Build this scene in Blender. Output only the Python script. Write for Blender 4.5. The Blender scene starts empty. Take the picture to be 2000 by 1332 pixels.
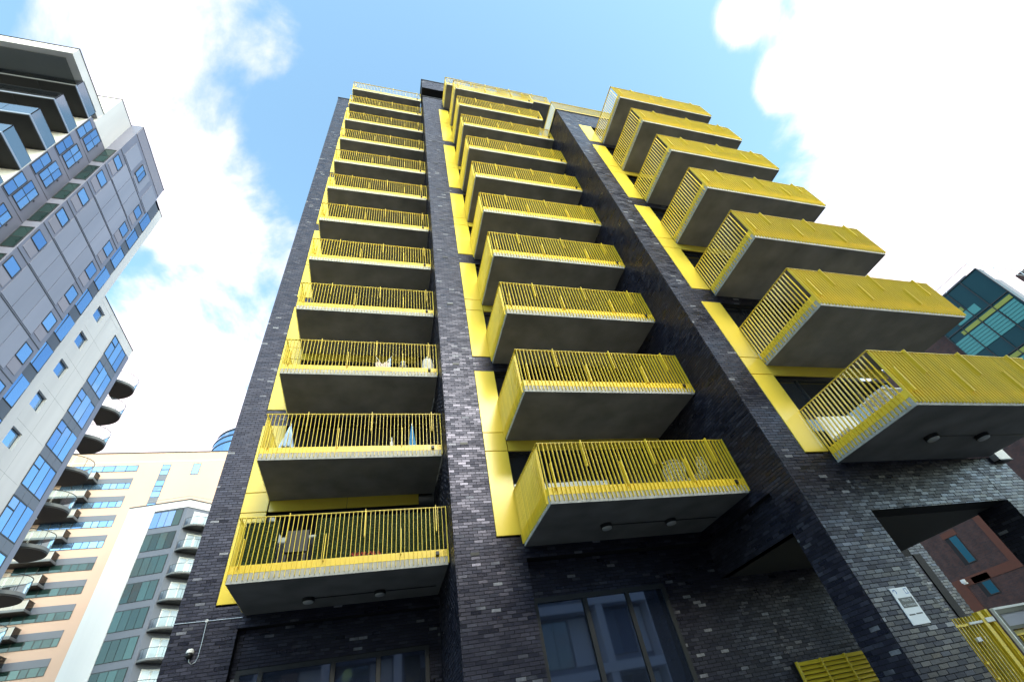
import bpy, math, random
import numpy as np
from mathutils import Vector, Matrix
random.seed(7); rng = np.random.default_rng(11)
scn = bpy.context.scene
col = scn.collection
ZC = 1.6                                  # eye height: all heights below are written relative to the eye
G = -1.6                                  # the ground, relative to the eye
H = 3.0                                   # storey height

# ------------------------------------------------------------------ camera
AZ, EL, RO = 0.3818, 0.7554, -0.2224
Fv = np.array([math.sin(AZ)*math.cos(EL), math.cos(AZ)*math.cos(EL), math.sin(EL)])
R0 = np.array([math.cos(AZ), -math.sin(AZ), 0.0]); U0 = np.cross(R0, Fv)
Rv = math.cos(RO)*R0 + math.sin(RO)*U0
Uv = -math.sin(RO)*R0 + math.cos(RO)*U0
cam_d = bpy.data.cameras.new('camera'); cam = bpy.data.objects.new('camera', cam_d); col.objects.link(cam)
cam_d.sensor_width = 36; cam_d.lens = 15.724; cam_d.clip_end = 3000; cam_d.clip_start = 0.05
cam.matrix_world = Matrix(((Rv[0], Uv[0], -Fv[0], 0), (Rv[1], Uv[1], -Fv[1], 0), (Rv[2], Uv[2], -Fv[2], ZC), (0, 0, 0, 1)))
scn.camera = cam

# ------------------------------------------------------------------ sky, sun, exposure
SUN_EL, SUN_AZ = math.radians(30), math.radians(172)      # compass azimuth the light comes from (y = north)
world = bpy.data.worlds.new('World'); scn.world = world; world.use_nodes = True
nt = world.node_tree; nt.nodes.clear()
def N(tree, typ, **kw):
    n = tree.nodes.new(typ)
    for k, v in kw.items(): setattr(n, k, v)
    return n
def math_node(tree, op, a, b=None, c=None, clamp=False):
    n = tree.nodes.new('ShaderNodeMath'); n.operation = op; n.use_clamp = clamp
    for i, v in enumerate((a, b, c)):
        if v is None: continue
        if isinstance(v, (int, float)): n.inputs[i].default_value = v
        else: tree.links.new(v, n.inputs[i])
    return n.outputs[0]
sky = N(nt, 'ShaderNodeTexSky', sky_type='NISHITA'); sky.sun_disc = False
sky.sun_elevation = SUN_EL; sky.sun_rotation = SUN_AZ; sky.altitude = 50; sky.air_density = 1.0; sky.dust_density = 1.6; sky.ozone_density = 0.35
tc = N(nt, 'ShaderNodeTexCoord')
sep = N(nt, 'ShaderNodeSeparateXYZ'); nt.links.new(tc.outputs['Generated'], sep.inputs[0])
zz = math_node(nt, 'ADD', math_node(nt, 'MAXIMUM', sep.outputs[2], 0.0), 0.22)
cx = math_node(nt, 'DIVIDE', sep.outputs[0], zz); cy = math_node(nt, 'DIVIDE', sep.outputs[1], zz)
comb = N(nt, 'ShaderNodeCombineXYZ'); nt.links.new(cx, comb.inputs[0]); nt.links.new(cy, comb.inputs[1])
n1 = N(nt, 'ShaderNodeTexNoise'); n1.inputs['Scale'].default_value = 2.3; n1.inputs['Detail'].default_value = 9
n1.inputs['Roughness'].default_value = 0.56; n1.inputs['Distortion'].default_value = 0.35
nt.links.new(comb.outputs[0], n1.inputs['Vector'])
# cloud banks: (pixel-free) directions on the sky dome, width in radians, weight
def sky_dir(u, v):
    d = (u-1000)/873.55*Rv - (v-666)/873.55*Uv + Fv
    return d/np.linalg.norm(d)
BANKS = [(2160, 130, 0.28, 0.85), (1930, 520, 0.25, 0.75), (1000, -60, 0.36, -0.12), (1490, 250, 0.14, -0.26), (1440, 40, 0.05, 0.55), (1520, 170, 0.04, 0.45),
         (420, 300, 0.17, 0.17), (300, 560, 0.26, 0.17), (300, 90, 0.09, 0.18), (60, 20, 0.12, -0.08), (640, 230, 0.08, -0.06), (250, 800, 0.30, 0.44), (520, 90, 0.08, 0.22), (740, 130, 0.04, 0.16)]
acc = math_node(nt, 'MULTIPLY_ADD', n1.outputs['Fac'], 2.3, -0.70)
for (u, v, w, a) in BANKS:
    d = sky_dir(u, v)
    dp = N(nt, 'ShaderNodeVectorMath', operation='DISTANCE'); nt.links.new(tc.outputs['Generated'], dp.inputs[0]); dp.inputs[1].default_value = d
    t = math_node(nt, 'DIVIDE', dp.outputs['Value'], w)
    g = math_node(nt, 'POWER', 2.718, math_node(nt, 'MULTIPLY', math_node(nt, 'MULTIPLY', t, t), -1.0))
    acc = math_node(nt, 'MULTIPLY_ADD', g, a, acc)
mr = N(nt, 'ShaderNodeMapRange', interpolation_type='SMOOTHSTEP'); nt.links.new(acc, mr.inputs['Value'])
mr.inputs['From Min'].default_value = 0.53; mr.inputs['From Max'].default_value = 0.92
mx = N(nt, 'ShaderNodeMix', data_type='RGBA'); nt.links.new(mr.outputs[0], mx.inputs['Factor'])
tint = N(nt, 'ShaderNodeMix', data_type='RGBA', blend_type='MULTIPLY'); tint.inputs['Factor'].default_value = 1
nt.links.new(sky.outputs[0], tint.inputs['A']); tint.inputs['B'].default_value = (1.30, 1.56, 1.42, 1)
nt.links.new(tint.outputs['Result'], mx.inputs['A']); mx.inputs['B'].default_value = (4.95, 4.35, 4.6, 1)
bg = N(nt, 'ShaderNodeBackground'); bg.inputs['Strength'].default_value = 0.15
nt.links.new(mx.outputs['Result'], bg.inputs['Color'])
wo = N(nt, 'ShaderNodeOutputWorld'); nt.links.new(bg.outputs[0], wo.inputs[0])

sun_d = bpy.data.lights.new('sun', 'SUN'); sun_d.energy = 0.55; sun_d.angle = math.radians(14); sun_d.color = (1.0, 0.95, 0.87)
sun = bpy.data.objects.new('sun', sun_d); col.objects.link(sun); sun.location = (0, -30, 60)
sdir = Vector((math.sin(SUN_AZ)*math.cos(SUN_EL), math.cos(SUN_AZ)*math.cos(SUN_EL), math.sin(SUN_EL)))
sun.rotation_euler = (-sdir).to_track_quat('-Z', 'Y').to_euler()
scn.view_settings.view_transform = 'Standard'; scn.view_settings.look = 'None'
scn.view_settings.exposure = 1.4; scn.view_settings.gamma = 1.0
scn.render.engine = 'CYCLES'
scn.cycles.max_bounces = 6

# ------------------------------------------------------------------ materials
MAT = {}
def pbr(name, base, rough=0.6, metal=0.0, spec=0.5, var=0.0, vscale=3.0, bump=0.0, bscale=40.0, streak=0.0, coat=0.0):
    m = bpy.data.materials.new(name); m.use_nodes = True; t = m.node_tree
    b = t.nodes['Principled BSDF']; b.inputs['Roughness'].default_value = rough; b.inputs['Metallic'].default_value = metal
    b.inputs['Specular IOR Level'].default_value = spec; b.inputs['Coat Weight'].default_value = coat
    b.inputs['Base Color'].default_value = (*base, 1)
    if var or streak:
        geo = N(t, 'ShaderNodeNewGeometry')
        no = N(t, 'ShaderNodeTexNoise'); no.inputs['Scale'].default_value = vscale; no.inputs['Detail'].default_value = 7
        mp = N(t, 'ShaderNodeMapping'); t.links.new(geo.outputs['Position'], mp.inputs[0]); t.links.new(mp.outputs[0], no.inputs['Vector'])
        if streak: mp.inputs['Scale'].default_value = (1, 1, 0.12)
        k = math_node(t, 'MULTIPLY_ADD', math_node(t, 'SUBTRACT', no.outputs['Fac'], 0.5), 2.0*(var or streak)*1.6, 1.0)
        mixc = N(t, 'ShaderNodeVectorMath', operation='SCALE'); mixc.inputs[0].default_value = base; t.links.new(k, mixc.inputs['Scale'])
        t.links.new(mixc.outputs[0], b.inputs['Base Color'])
        rr = math_node(t, 'MULTIPLY_ADD', math_node(t, 'SUBTRACT', no.outputs['Fac'], 0.5), 0.25, rough, clamp=True)
        t.links.new(rr, b.inputs['Roughness'])
    if name.startswith('yellow') or name in ('grey_panel', 'mauve_panel'):
        src = b.inputs['Base Color'].links[0].from_socket; oi = N(t, 'ShaderNodeObjectInfo')
        s2 = N(t, 'ShaderNodeVectorMath', operation='SCALE'); t.links.new(src, s2.inputs[0])
        t.links.new(math_node(t, 'MULTIPLY_ADD', oi.outputs['Random'], 0.16, 0.90), s2.inputs['Scale']); t.links.new(s2.outputs[0], b.inputs['Base Color'])
    if bump:
        geo2 = N(t, 'ShaderNodeNewGeometry')
        nb = N(t, 'ShaderNodeTexNoise'); nb.inputs['Scale'].default_value = bscale; nb.inputs['Detail'].default_value = 6
        t.links.new(geo2.outputs['Position'], nb.inputs['Vector'])
        bp = N(t, 'ShaderNodeBump'); bp.inputs['Strength'].default_value = bump; bp.inputs['Distance'].default_value = 0.01
        t.links.new(nb.outputs['Fac'], bp.inputs['Height']); t.links.new(bp.outputs[0], b.inputs['Normal'])
    MAT[name] = m
    return m
def brick_mat(name, source, plain=False):
    m = bpy.data.materials.new(name); m.use_nodes = True; t = m.node_tree; b = t.nodes['Principled BSDF']
    if source == 'island': rnd = N(t, 'ShaderNodeNewGeometry').outputs['Random Per Island']
    else: rnd = N(t, 'ShaderNodeObjectInfo').outputs['Random']
    wn = N(t, 'ShaderNodeTexWhiteNoise', noise_dimensions='1D'); t.links.new(math_node(t, 'MULTIPLY', rnd, 977.3), wn.inputs['W'])
    gp = N(t, 'ShaderNodeNewGeometry'); cl = N(t, 'ShaderNodeTexNoise'); cl.inputs['Scale'].default_value = 0.9; cl.inputs['Detail'].default_value = 2; t.links.new(gp.outputs['Position'], cl.inputs['Vector'])
    rsh = math_node(t, 'ADD', rnd, math_node(t, 'MULTIPLY', math_node(t, 'SUBTRACT', cl.outputs['Fac'], 0.52), 0.11))
    cr = N(t, 'ShaderNodeValToRGB'); t.links.new(rsh, cr.inputs[0]); e = cr.color_ramp.elements
    e[0].position = 0.0; e[0].color = (0.0062, 0.0066, 0.0125, 1)
    e[1].position = 0.50; e[1].color = (0.011, 0.0112, 0.020, 1)
    for pos, c in ((0.82, (0.017, 0.017, 0.028, 1)), (0.94, (0.034, 0.034, 0.047, 1)), (0.974, (0.055, 0.055, 0.066, 1)), (0.980, (0.13, 0.13, 0.148, 1)), (1.0, (0.22, 0.22, 0.235, 1))):
        x = cr.color_ramp.elements.new(pos); x.color = c
    if plain:
        for x in list(cr.color_ramp.elements)[3:]: x.color = (0.026, 0.026, 0.038, 1)
    geo = N(t, 'ShaderNodeNewGeometry')
    no = N(t, 'ShaderNodeTexNoise'); no.inputs['Scale'].default_value = 26; no.inputs['Detail'].default_value = 6; t.links.new(geo.outputs['Position'], no.inputs['Vector'])
    big = N(t, 'ShaderNodeTexNoise'); big.inputs['Scale'].default_value = 0.5; big.inputs['Detail'].default_value = 4; t.links.new(geo.outputs['Position'], big.inputs['Vector'])
    k = math_node(t, 'MULTIPLY', math_node(t, 'MULTIPLY_ADD', no.outputs['Fac'], 1.1, 0.45), math_node(t, 'MULTIPLY_ADD', big.outputs['Fac'], 0.8, 0.6))
    sc = N(t, 'ShaderNodeVectorMath', operation='SCALE'); t.links.new(cr.outputs[0], sc.inputs[0]); t.links.new(k, sc.inputs['Scale']); t.links.new(sc.outputs[0], b.inputs['Base Color'])
    t.links.new(math_node(t, 'MULTIPLY_ADD', wn.outputs['Value'], 0.28, 0.26), b.inputs['Roughness'])
    b.inputs['Specular IOR Level'].default_value = 0.62; b.inputs['Specular Tint'].default_value = (0.78, 0.76, 1.0, 1)
    bp = N(t, 'ShaderNodeBump'); bp.inputs['Strength'].default_value = 0.35; bp.inputs['Distance'].default_value = 0.004
    t.links.new(no.outputs['Fac'], bp.inputs['Height']); t.links.new(bp.outputs[0], b.inputs['Normal'])
    MAT[name] = m
def far_brick_mat(name, c1, c2, mort):
    m = bpy.data.materials.new(name); m.use_nodes = True; t = m.node_tree; b = t.nodes['Principled BSDF']
    geo = N(t, 'ShaderNodeNewGeometry'); s = N(t, 'ShaderNodeSeparateXYZ'); t.links.new(geo.outputs['Position'], s.inputs[0])
    cb = N(t, 'ShaderNodeCombineXYZ'); t.links.new(math_node(t, 'ADD', s.outputs[0], s.outputs[1]), cb.inputs[0]); t.links.new(s.outputs[2], cb.inputs[1])
    bt = N(t, 'ShaderNodeTexBrick'); t.links.new(cb.outputs[0], bt.inputs['Vector'])
    bt.inputs['Color1'].default_value = (*c1, 1); bt.inputs['Color2'].default_value = (*c2, 1); bt.inputs['Mortar'].default_value = (*mort, 1)
    bt.inputs['Scale'].default_value = 1; bt.inputs['Brick Width'].default_value = 0.225; bt.inputs['Row Height'].default_value = 0.075; bt.inputs['Mortar Size'].default_value = 0.009
    no = N(t, 'ShaderNodeTexNoise'); no.inputs['Scale'].default_value = 2.2; no.inputs['Detail'].default_value = 8; t.links.new(geo.outputs['Position'], no.inputs['Vector'])
    k = math_node(t, 'MULTIPLY_ADD', no.outputs['Fac'], 1.4, 0.3)
    sc = N(t, 'ShaderNodeVectorMath', operation='SCALE'); t.links.new(bt.outputs[0], sc.inputs[0]); t.links.new(k, sc.inputs['Scale']); t.links.new(sc.outputs[0], b.inputs['Base Color'])
    b.inputs['Roughness'].default_value = 0.8
    MAT[name] = m
def glass_mat(name, tint, refl_rough=0.02, ior=1.5, least=0.0):
    m = bpy.data.materials.new(name); m.use_nodes = True; t = m.node_tree; t.nodes.clear()
    tr = N(t, 'ShaderNodeBsdfTransparent'); tr.inputs[0].default_value = (*tint, 1)
    gl = N(t, 'ShaderNodeBsdfGlossy'); gl.inputs['Roughness'].default_value = refl_rough
    fr = N(t, 'ShaderNodeFresnel'); fr.inputs[0].default_value = ior
    mi = N(t, 'ShaderNodeMixShader'); t.links.new(math_node(t, 'MAXIMUM', fr.outputs[0], least), mi.inputs[0]); t.links.new(tr.outputs[0], mi.inputs[1]); t.links.new(gl.outputs[0], mi.inputs[2])
    o = N(t, 'ShaderNodeOutputMaterial'); t.links.new(mi.outputs[0], o.inputs[0]); MAT[name] = m
def pane_mat(name, c_dark, c_refl, metal, wave=0.02):
    # coated window glass: a dark body with a mirror coat; each pane leans a hair differently and shows a little of the room
    m = bpy.data.materials.new(name); m.use_nodes = True; t = m.node_tree; b = t.nodes['Principled BSDF']
    oi = N(t, 'ShaderNodeObjectInfo')
    cr = N(t, 'ShaderNodeMix', data_type='RGBA'); t.links.new(oi.outputs['Random'], cr.inputs['Factor'])
    cr.inputs['A'].default_value = (*c_dark, 1); cr.inputs['B'].default_value = (*c_refl, 1); t.links.new(cr.outputs['Result'], b.inputs['Base Color'])
    b.inputs['Metallic'].default_value = metal; b.inputs['Roughness'].default_value = 0.03; b.inputs['Specular IOR Level'].default_value = 0.9
    geo = N(t, 'ShaderNodeNewGeometry'); no = N(t, 'ShaderNodeTexNoise'); no.inputs['Scale'].default_value = 0.9; no.inputs['Detail'].default_value = 1
    t.links.new(geo.outputs['Position'], no.inputs['Vector'])
    bp = N(t, 'ShaderNodeBump'); bp.inputs['Strength'].default_value = wave; bp.inputs['Distance'].default_value = 0.3
    t.links.new(no.outputs['Fac'], bp.inputs['Height']); t.links.new(bp.outputs[0], b.inputs['Normal'])
    MAT[name] = m
brick_mat('brick_black', 'island'); brick_mat('brick_black_single', 'object'); brick_mat('brick_black_plain', 'island', True)
pbr('mortar', (0.007, 0.007, 0.009), 0.9, var=0.3, vscale=6)
pbr('coping', (0.02, 0.02, 0.024), 0.45)
pbr('yellow', (0.82, 0.588, 0.038), 0.38, var=0.09, vscale=3, spec=0.5)
pbr('yellow_panel', (0.82, 0.605, 0.07), 0.22, streak=0.06, vscale=1.2, spec=0.5)
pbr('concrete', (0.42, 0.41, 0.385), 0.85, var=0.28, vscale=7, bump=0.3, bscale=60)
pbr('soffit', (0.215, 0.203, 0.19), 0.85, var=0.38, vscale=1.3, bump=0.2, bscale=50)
pbr('frame_dark', (0.02, 0.021, 0.024), 0.4)
pbr('dark_recess', (0.012, 0.012, 0.015), 0.8)
pbr('black_plastic', (0.01, 0.01, 0.011), 0.45)
pbr('white_paint', (0.78, 0.78, 0.77), 0.5, var=0.04, vscale=4)
pbr('white_render', (0.68, 0.655, 0.66), 0.75, streak=0.10, vscale=0.9)
pbr('white_render_b', (0.68, 0.66, 0.67), 0.75, streak=0.06, vscale=0.7)
pbr('pale_joint', (0.40, 0.39, 0.39), 0.8)
pbr('grey_clad', (0.185, 0.185, 0.25), 0.4, var=0.10, vscale=0.8)
pbr('grey_clad_dark', (0.10, 0.105, 0.13), 0.4, var=0.08, vscale=0.8)
pbr('grey_panel', (0.265, 0.27, 0.35), 0.42, streak=0.12, vscale=0.8)
pbr('mauve_panel', (0.265, 0.245, 0.30), 0.45, var=0.06, vscale=0.8)
pbr('grey_soffit', (0.16, 0.17, 0.18), 0.7, var=0.1, vscale=0.5)
pbr('slab_black', (0.012, 0.012, 0.013), 0.6)
pbr('steel', (0.45, 0.46, 0.48), 0.35, metal=0.8)
pbr('peach', (0.60, 0.41, 0.325), 0.85, var=0.06, vscale=0.25, bump=0.1)
pbr('blue_grey', (0.13, 0.14, 0.18), 0.45, var=0.1, vscale=0.5)
far_brick_mat('red_brick', (0.085, 0.032, 0.026), (0.042, 0.023, 0.026), (0.06, 0.042, 0.04))
pbr('orange_brick', (0.13, 0.042, 0.026), 0.8, var=0.15, vscale=4)
pbr('teal_solid', (0.006, 0.045, 0.06), 0.3, spec=0.25)
pbr('teal_light', (0.07, 0.26, 0.27), 0.35, spec=0.35)
pbr('lime', (0.27, 0.29, 0.045), 0.4)
pbr('sign_white', (0.75, 0.76, 0.80), 0.35); pbr('sign_dark', (0.06, 0.06, 0.065), 0.4); pbr('sign_blue', (0.08, 0.16, 0.42), 0.4); pbr('sign_text', (0.6, 0.6, 0.6), 0.5)
pbr('cloth_blue_pale', (0.42, 0.56, 0.75), 0.85, var=0.08); pbr('cloth_blue', (0.06, 0.25, 0.50), 0.85, var=0.08); pbr('cloth_pink', (0.75, 0.62, 0.58), 0.9, var=0.1); pbr('cloth_white', (0.75, 0.75, 0.74), 0.9, var=0.1)
pbr('leaf', (0.045, 0.085, 0.02), 0.6, var=0.5, vscale=9); pbr('leaf_back', (0.018, 0.03, 0.01), 0.9)
pbr('flower_red', (0.45, 0.03, 0.02), 0.6); pbr('lamp_glass', (0.55, 0.55, 0.53), 0.3)
pbr('asphalt', (0.06, 0.06, 0.062), 0.9, var=0.2, vscale=2, bump=0.3); pbr('paving', (0.11, 0.105, 0.10), 0.85, var=0.15, vscale=2, bump=0.2)
glass_mat('clear_glass', (0.86, 0.93, 0.93)); glass_mat('rail_glass', (0.75, 0.88, 0.95), 0.03, 1.6, 0.5)
pbr('ceiling_dark', (0.07, 0.068, 0.062), 0.8, var=0.15, vscale=2); pbr('chair_grey', (0.05, 0.05, 0.055), 0.6)
pane_mat('pane_white', (0.35, 0.38, 0.40), (0.6, 0.62, 0.64), 0.1)
pane_mat('pane_dark', (0.006, 0.007, 0.010), (0.03, 0.035, 0.045), 0.0)
pane_mat('pane_blue', (0.16, 0.30, 0.55), (0.30, 0.48, 0.72), 0.75)
pane_mat('pane_green', (0.008, 0.022, 0.02), (0.04, 0.085, 0.08), 0.35)
pane_mat('pane_shop', (0.075, 0.098, 0.16), (0.08, 0.105, 0.17), 0.8, wave=0.0)
pane_mat('pane_teal', (0.0, 0.10, 0.16), (0.02, 0.16, 0.24), 0.3)

# ------------------------------------------------------------------ mesh helpers
WL = {}
class MB:
    def __init__(s): s.v = []; s.f = []
    def box(s, x0, x1, y0, y1, z0, z1):
        n = len(s.v)
        s.v += [(x0, y0, z0), (x1, y0, z0), (x1, y1, z0), (x0, y1, z0), (x0, y0, z1), (x1, y0, z1), (x1, y1, z1), (x0, y1, z1)]
        s.f += [(n, n+3, n+2, n+1), (n+4, n+5, n+6, n+7), (n, n+1, n+5, n+4), (n+1, n+2, n+6, n+5), (n+2, n+3, n+7, n+6), (n+3, n, n+4, n+7)]
        return s
    def prism(s, pts, z0, z1):
        n = len(s.v); k = len(pts)
        s.v += [(x, y, z0) for x, y in pts] + [(x, y, z1) for x, y in pts]
        s.f.append(tuple(n+i for i in reversed(range(k)))); s.f.append(tuple(n+k+i for i in range(k)))
        for i in range(k):
            j = (i+1) % k; s.f.append((n+i, n+j, n+k+j, n+k+i))
        return s
    def tube(s, path, r, n=8, cap=True):
        rs = r if isinstance(r, (list, tuple)) else [r]*len(path)
        P = [Vector(p) for p in path]; base = len(s.v)
        for i, p in enumerate(P):
            d = (P[min(i+1, len(P)-1)] - P[max(i-1, 0)]).normalized()
            a = d.orthogonal().normalized() if i == 0 else (a - d*a.dot(d)).normalized()
            b = d.cross(a)
            for k in range(n):
                th = 2*math.pi*k/n; q = p + (a*math.cos(th) + b*math.sin(th))*rs[i]; s.v.append(tuple(q))
        for i in range(len(P)-1):
            for k in range(n):
                k2 = (k+1) % n; o = base+i*n
                s.f.append((o+k, o+k2, o+n+k2, o+n+k))
        if cap:
            s.f.append(tuple(base+k for k in reversed(range(n)))); s.f.append(tuple(base+(len(P)-1)*n+k for k in range(n)))
        return s
    def quad(s, a, b, c, d):
        n = len(s.v); s.v += [a, b, c, d]; s.f.append((n, n+1, n+2, n+3)); return s
def link(o, parent):
    col.objects.link(o)
    if parent is not None: o.parent = parent
    return o
def obj(name, mb, mat, parent=None, base=None, smooth=False, kind=None):
    """links an MB as one mesh object; coordinates are eye-relative, stored relative to the parent's place"""
    w = WL[parent.name] if parent is not None else (base or (0, 0, G))
    me = bpy.data.meshes.new(name)
    V = np.array(mb.v, float) - np.array(w)
    me.from_pydata(V.tolist(), [], mb.f); me.update()
    if smooth: me.shade_smooth()
    me.materials.append(MAT[mat])
    o = bpy.data.objects.new(name, me); link(o, parent)
    if parent is None: o.location = (w[0], w[1], w[2]+ZC)
    WL[o.name] = w
    if kind: o['kind'] = kind
    return o
def inst(name, me, loc, parent, rot=None, scale=None):
    o = bpy.data.objects.new(name, me); link(o, parent); w = WL[parent.name]
    o.location = (loc[0]-w[0], loc[1]-w[1], loc[2]-w[2])
    if rot: o.rotation_euler = rot
    if scale: o.scale = scale
    WL[o.name] = tuple(loc)
    return o
def mesh(name, mb, mat):
    me = bpy.data.meshes.new(name); me.from_pydata(mb.v, [], mb.f); me.update(); me.materials.append(MAT[mat]); return me
def thing(name, base, label, cat, group=None):
    o = bpy.data.objects.new(name, None); col.objects.link(o); o.location = (base[0], base[1], base[2]+ZC); o.empty_display_size = 0.3
    WL[o.name] = tuple(base); return tag(o, label, cat, group)
def tag(o, label, cat, group=None):
    o['label'] = label; o['category'] = cat
    if group: o['group'] = group
    return o
_cache = {}
def cbox(dx, dy, dz, mat):
    """a shared box mesh centred in x and y, standing on z = 0"""
    k = (round(dx, 4), round(dy, 4), round(dz, 4), mat)
    if k not in _cache: _cache[k] = mesh('piece', MB().box(-dx/2, dx/2, -dy/2, dy/2, 0, dz), mat)
    return _cache[k]
def bevelled(dx, dy, dz, b, mat):
    k = ('bev', round(dx, 4), round(dy, 4), round(dz, 4), b, mat)
    if k not in _cache:
        import bmesh
        bm = bmesh.new(); bmesh.ops.create_cube(bm, size=1); bmesh.ops.scale(bm, vec=(dx, dy, dz), verts=bm.verts)
        bmesh.ops.bevel(bm, geom=bm.edges[:], offset=b, segments=1, affect='EDGES')
        bmesh.ops.translate(bm, vec=(0, 0, dz/2), verts=bm.verts)
        me = bpy.data.meshes.new('piece'); bm.to_mesh(me); bm.free(); me.materials.append(MAT[mat]); _cache[k] = me
    return _cache[k]

# ------------------------------------------------------------------ ground
g = obj('ground', MB().box(-900, 900, -900, 900, G-0.5, G-0.004), 'asphalt', base=(0, 0, G)); g['kind'] = 'structure'
pv = obj('pavement', MB().box(-22, 30, -6, 7.2, G-0.1, G+0.12), 'paving', base=(0, 0, G)); pv['kind'] = 'structure'
pv2 = obj('pavement', MB().box(-22.0, 30, 7.2, 60, G-0.1, G+0.115), 'paving', base=(0, 30, G)); pv2['kind'] = 'structure'

# ------------------------------------------------------------------ the black brick tower with yellow balconies
tower = thing('apartment_tower', (2, 14, G), 'black brick apartment tower stepping forward in three bays with bright yellow railed balconies', 'building')
YA, YB, YC = 13.88, 10.84, 7.27
XA0, XAL, XAR = -4.60, -3.10, 1.72
XB0, XBL, XBR = 1.77, 3.485, 8.59
XC0, XCL, XCR = 8.59, 10.16, 15.31
SOF = 3.88; SLAB = 0.22; RAIL = 5.33
TA, TB, TC = 41.38, 35.64, 25.90

BR = []        # every brick: (wall index, axis, u, z, w, h, depth plane)
WALLS = []
def wall(name, boxes, faces, parent=tower, mat='mortar', label=None):
    """boxes: mortar cores; faces: ('y' or 'x', plane, u0, u1, z0, z1) rectangles faced with bricks"""
    mb = MB()
    for b in boxes: mb.box(*b)
    o = obj(name, mb, mat, parent)
    if label: o['label'] = label
    wi = len(WALLS); WALLS.append(o)
    for (ax, pl, u0, u1, z0, z1) in faces:
        j0 = math.floor(z0/0.075 + 1e-6); j1 = math.ceil(z1/0.075 - 1e-6)
        for j in range(j0, j1):
            a = max(z0, j*0.075 + 0.005); b = min(z1, j*0.075 + 0.070)
            if b - a < 0.012: continue
            off = (0.1125 if j % 2 else 0.0)
            i0 = math.floor((u0-off)/0.225) - 1; i1 = math.ceil((u1-off)/0.225) + 1
            for i in range(i0, i1):
                p = max(u0, i*0.225+off+0.005); q = min(u1, i*0.225+off+0.220)
                if q - p < 0.02: continue
                BR.append((wi, 0 if ax == 'y' else 1, (p+q)/2, (a+b)/2, q-p, b-a, pl))
    return o

def band(k): return 4.17 + 6*k
# bay A (tallest), bay B, bay C: piers, bands, returns
e = 0.02
wall('brick_pier', [(XA0, -3.80, YA, 14.3, 4.12, TA), (XA0, -3.18, YA, 14.3, G, 4.12)],
     [('y', YA, XA0, -3.80, 4.12, TA), ('y', YA, XA0, -3.18, G+0.3, 4.12)])
fA = []; bA = []
for k in range(6):
    z0 = band(k)+5.36; z1 = min(band(k+1)-0.02, TA) if k < 5 else TA
    bA.append((-3.80, XB0-0.003, YA+0.002, 14.3, z0, z1)); fA.append(('y', YA+0.002, -3.80, XB0-0.01, z0, z1))
bA.append((-3.18, XB0-0.003, YA+0.002, 14.3, 3.61, 4.15)); fA.append(('y', YA+0.002, -3.18, XB0-0.01, 3.61, 4.15))
for b_, f_ in zip(bA, fA): wall('brick_band', [b_], [f_])
wall('brick_wall', [(-3.18, XB0, 14.10, 14.25, G, 3.61)], [('y', 14.10, -3.18, -3.06, G+0.3, 3.6), ('y', 14.10, -3.06, 1.45, 2.76, 3.6), ('y', 14.10, 1.45, XB0-0.01, G+0.3, 3.6)])
wall('brick_pier', [(XB0, 2.81, YB, 11.3, 4.12, TB), (XB0, 3.48, YB, 11.3, G, 4.12)],
     [('y', YB, XB0, 2.81, 4.12, TB), ('y', YB, XB0, 3.48, G+0.3, 4.12)])
wall('brick_return', [(XB0+0.003, XB0+0.4, 11.3, 14.3, G, TB)], [('x', XB0, YB+0.01, 14.09, G+0.3, TB)])
fB = []; bB = []
for k in range(5):
    z0 = band(k)+5.36; z1 = band(k+1)-0.02 if k < 4 else TB
    bB.append((2.81, XC0-0.003, YB+0.002, 11.3, z0, z1)); fB.append(('y', YB+0.002, 2.81, XC0-0.01, z0, z1))
bB.append((3.48, XC0-0.003, YB+0.002, 11.3, 3.61, 4.15)); fB.append(('y', YB+0.002, 3.48, XC0-0.01, 3.61, 4.15))
for b_, f_ in zip(bB, fB): wall('brick_band', [b_], [f_])
wall('brick_wall', [(3.48, 16.45, 11.10, 11.3, G, 3.60)],
     [('y', 11.10, 6.99, 9.66, G+0.2, 3.6), ('y', 11.10, 9.66, 11.94, 0.80, 3.6), ('y', 11.10, 11.94, 15.74, G+0.2, 2.74), ('y', 11.10, 15.74, 16.06, 2.78, 3.2), ('y', 11.10, 16.06, 16.45, G+0.2, 3.2), ('y', 11.10, 3.48, 6.99, 2.79, 3.6)])
wall('brick_pier', [(XC0, 9.41, YC, 8.04, 4.12, TC), (XC0, 10.10, YC, 8.04, G, 2.75), (XC0, 10.10, YC, 8.04, 2.75, 4.12)],
     [('y', YC, XC0, 9.41, 4.12, TC), ('y', YC, XC0, 10.10, G+0.2, 4.12), ('x', XC0, YC+0.012, 8.04, G+0.2, 3.61)])
wall('brick_return', [(XC0+0.003, XC0+0.4, 8.04, YB+0.45, 3.61, TC), (XC0+0.16, XC0+0.4, 8.04, 11.1, 2.75, 3.61)], [('x', XC0, YC+0.012, YB-0.002, 3.61, TC), ('x', XC0+0.16, 8.05, 11.09, 2.75, 3.60)])
fC = []; bC = []
for k in range(4):
    z0 = band(k)+5.36 if k < 3 else 24.10; z1 = band(k+1)-0.02 if k < 3 else TC
    bC.append((9.41, 14.65, YC+0.002, 7.7, z0, z1)); fC.append(('y', YC+0.002, 9.41, 14.65, z0, z1))
bC.append((10.10, 14.52, YC+0.002, 7.7, 2.75, 4.15)); fC.append(('y', YC+0.002, 10.10, 14.50, 2.75, 4.15))
for b_, f_ in zip(bC, fC): wall('brick_band', [b_], [f_])
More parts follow.
